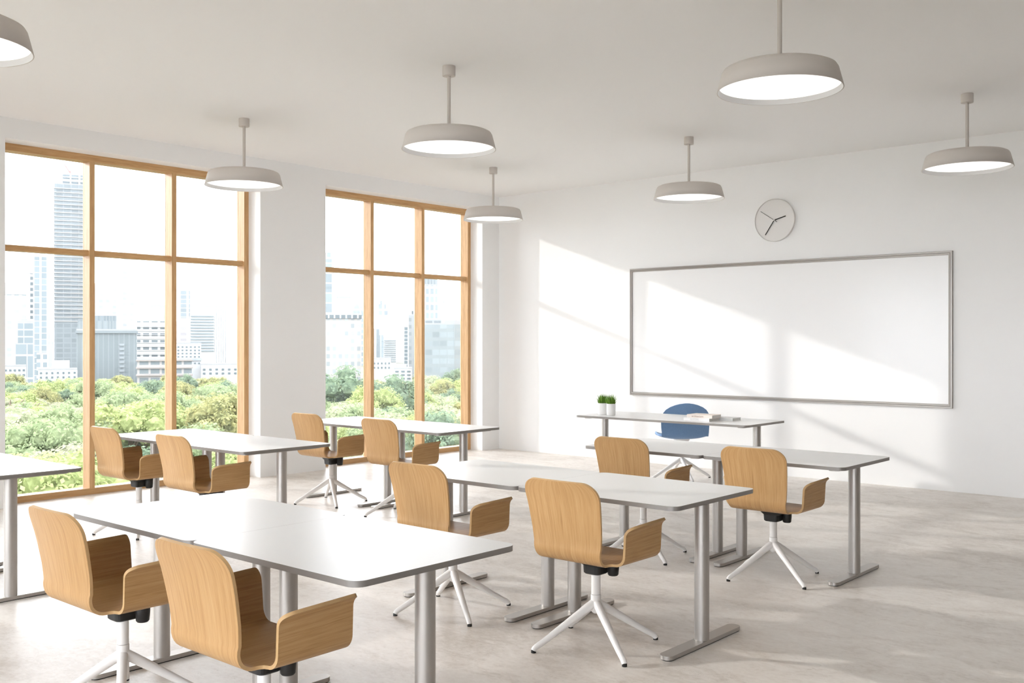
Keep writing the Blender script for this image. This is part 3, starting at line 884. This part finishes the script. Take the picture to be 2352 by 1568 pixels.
bld('beige_office', 'broad beige office with a gridded front and ribbed crown', 738, 829, 722, 380, facade('beige_grid', BEIGE, (.36, .40, .41), 2.9, .55, 2.3, .55, .6, .4), bands(1, 1, 1, 8, facade('crown_ribs', WHITE, TEAL, 40, .99, 2.2, .75)), .6)
def dome(r, w_, h, dd, dp):
    MB().lathe([(w_ * .5 * cos(a), h + P_(40, dp) * sin(a)) for a in [pi / 2 * k / 10 for k in range(11)]], 20, 0, True, Matrix.Translation((0, dd * .5, 0))).build('dome', facade('dome_glass', OFF, BLUE, 8, .8, 8, .8), r)
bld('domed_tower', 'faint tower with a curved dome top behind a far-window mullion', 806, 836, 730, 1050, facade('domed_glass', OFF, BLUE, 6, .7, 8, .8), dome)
def spire(r, w_, h, dd, dp):
    for k, (a, z0, z1) in enumerate(((.42, 0, 16), (.3, 16, 26), (.16, 26, 34))):
        MB().box(-w_ * a - .1 * w_, w_ * a - .1 * w_, dd * .3, dd * .8, h + P_(z0, dp), h + P_(z1, dp)).build('tier', facade('tier_%s' % 'abc'[k], WHITE, BLUE, 40, .95, 6, .6), r)
    MB().tube([(-w_ * .1, dd * .5, h + P_(34, dp)), (-w_ * .1, dd * .5, h + P_(46, dp))], [.9, .2], 6).build('spire', whitem, r)
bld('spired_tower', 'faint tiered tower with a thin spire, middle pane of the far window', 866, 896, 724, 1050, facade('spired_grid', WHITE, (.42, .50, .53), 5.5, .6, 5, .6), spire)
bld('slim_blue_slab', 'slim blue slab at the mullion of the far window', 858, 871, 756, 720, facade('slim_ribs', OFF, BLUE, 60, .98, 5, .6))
bld('low_blue_slab', 'shorter blue slab beside the slim blue slab', 871, 881, 770, 700, facade('low_ribs', (.50, .56, .58), BLUE, 60, .98, 4, .8))
bld('striped_office', 'white striped office in the middle of the far window', 882, 910, 776, 500, whitem, many(bands(11, 5, 4.8, 1.7, mat('stripe_glazing', (0.128, 0.152, 0.16), .4), .06, .94, 'window_band'), block('roof_block', -.05, .7, 20, whitem)))
bld('white_frame_tower', 'white framed tower with square windows beside a mullion', 926, 939, 748, 400, whitem, windows(1, 11, 3, 8.6, .55, 6))
bld('slate_tower', 'slate grey tower behind the white framed tower', 938, 962, 724, 420, facade('slate_grid', (.40, .43, .44), (.26, .30, .31), 3, .5, 3.5, .6), block('roof_block', .0, .5, 16, facade('roof_grid', WHITE, TEAL, 4, .6, 4, .7)))
bld('balcony_house', 'low white stepped house with balconies at the tree line', 905, 946, 848, 285, whitem, many(windows(3, 3, 3, 8, .6, 3.5), block('roof_block', .2, .7, 6, whitem)), .5)
bld('low_white_house', 'low white houses at the tree line, middle pane of the far window', 856, 898, 826, 300, whitem, windows(5, 2, 6, 10, .4, 4), .5)
bld('white_grid_tower', 'tall white grid tower in the third pane of the far window', 972, 1005, 655, 520, facade('white_big_grid', WHITE, (.30, .36, .38), 4.2, .7, 2.5, .68), block('dark_cap', .1, .98, 17, facade('cap_ribs', GREY, SLATE, 50, .99, 1.6, .7)))
bld('lined_tower', 'broad pale tower with fine horizontal lines', 1003, 1048, 698, 660, facade('lined_tower', WHITE, (.56, .60, .61), 2.9, .4, 60, .99), block('roof_mast', .3, .55, 5, roofm))
bld('slate_office', 'broad grey-blue office with roof planting in the third pane of the far window', 966, 1066, 745, 350, facade('slate_office_grid', (.34, .385, .39), (.255, .30, .31), 3.1, .6, 2.6, .9, .5, .35), many(block('roof_block', .0, .48, 8, facade('roof_panels', GREY, SLATE, 3, .6, 3, .8)), block('roof_planter', .55, .95, 7, roofm)), .6)

# distant haze over the park and the city: a thin scattering volume
hz = bpy.data.materials.new('city_haze'); hz.use_nodes = True
nt = hz.node_tree; nt.nodes.clear()
o_ = nt.nodes.new('ShaderNodeOutputMaterial'); vs_ = nt.nodes.new('ShaderNodeVolumeScatter')
vs_.inputs['Color'].default_value = (.94, .97, 1.0, 1); vs_.inputs['Density'].default_value = .00009; vs_.inputs['Anisotropy'].default_value = .0
nt.links.new(vs_.outputs[0], o_.inputs['Volume'])
haze = MB().box(-420, 420, 0, 1150, 0, 190).build('city_haze', hz)
haze.location = FW * 45 + RT * (-260) + Vector((0, 0, ZG)); haze.rotation_euler = (0, 0, YAW)
tag(haze, 'thin bright haze hanging over the park and the city', 'haze', None, 'stuff')

# ------------------------------------------------------------------ light
wd = bpy.data.worlds.new('sky'); SC.world = wd; wd.use_nodes = True
bg = wd.node_tree.nodes['Background']
bg.inputs[0].default_value = (.905, .94, 1.0, 1); bg.inputs[1].default_value = 1.25
sl = bpy.data.lights.new('sun', 'SUN'); sl.energy = .35; sl.angle = radians(.9); sl.color = (1, .975, .94)
so = link('sun', sl)
so.rotation_euler = Vector((2.13, 1, -.748)).to_track_quat('-Z', 'Y').to_euler()

# ------------------------------------------------------------------ camera
cd = bpy.data.cameras.new('camera'); cd.lens = 35; cd.sensor_width = 36; cd.clip_end = 5000
cam = link('camera', cd); cam.location = (0, 0, H); cam.rotation_euler = (pi / 2, 0, YAW)
SC.camera = cam
SC.view_settings.view_transform = 'Standard'; SC.view_settings.look = 'None'
SC.view_settings.gamma = 1; SC.view_settings.use_curve_mapping = False
SC.view_settings.exposure = 2.58
SC.cycles.max_bounces = 14; SC.cycles.diffuse_bounces = 8; SC.cycles.glossy_bounces = 4; SC.cycles.transparent_max_bounces = 16
SC.cycles.volume_bounces = 0
SC.cycles.use_denoising = True
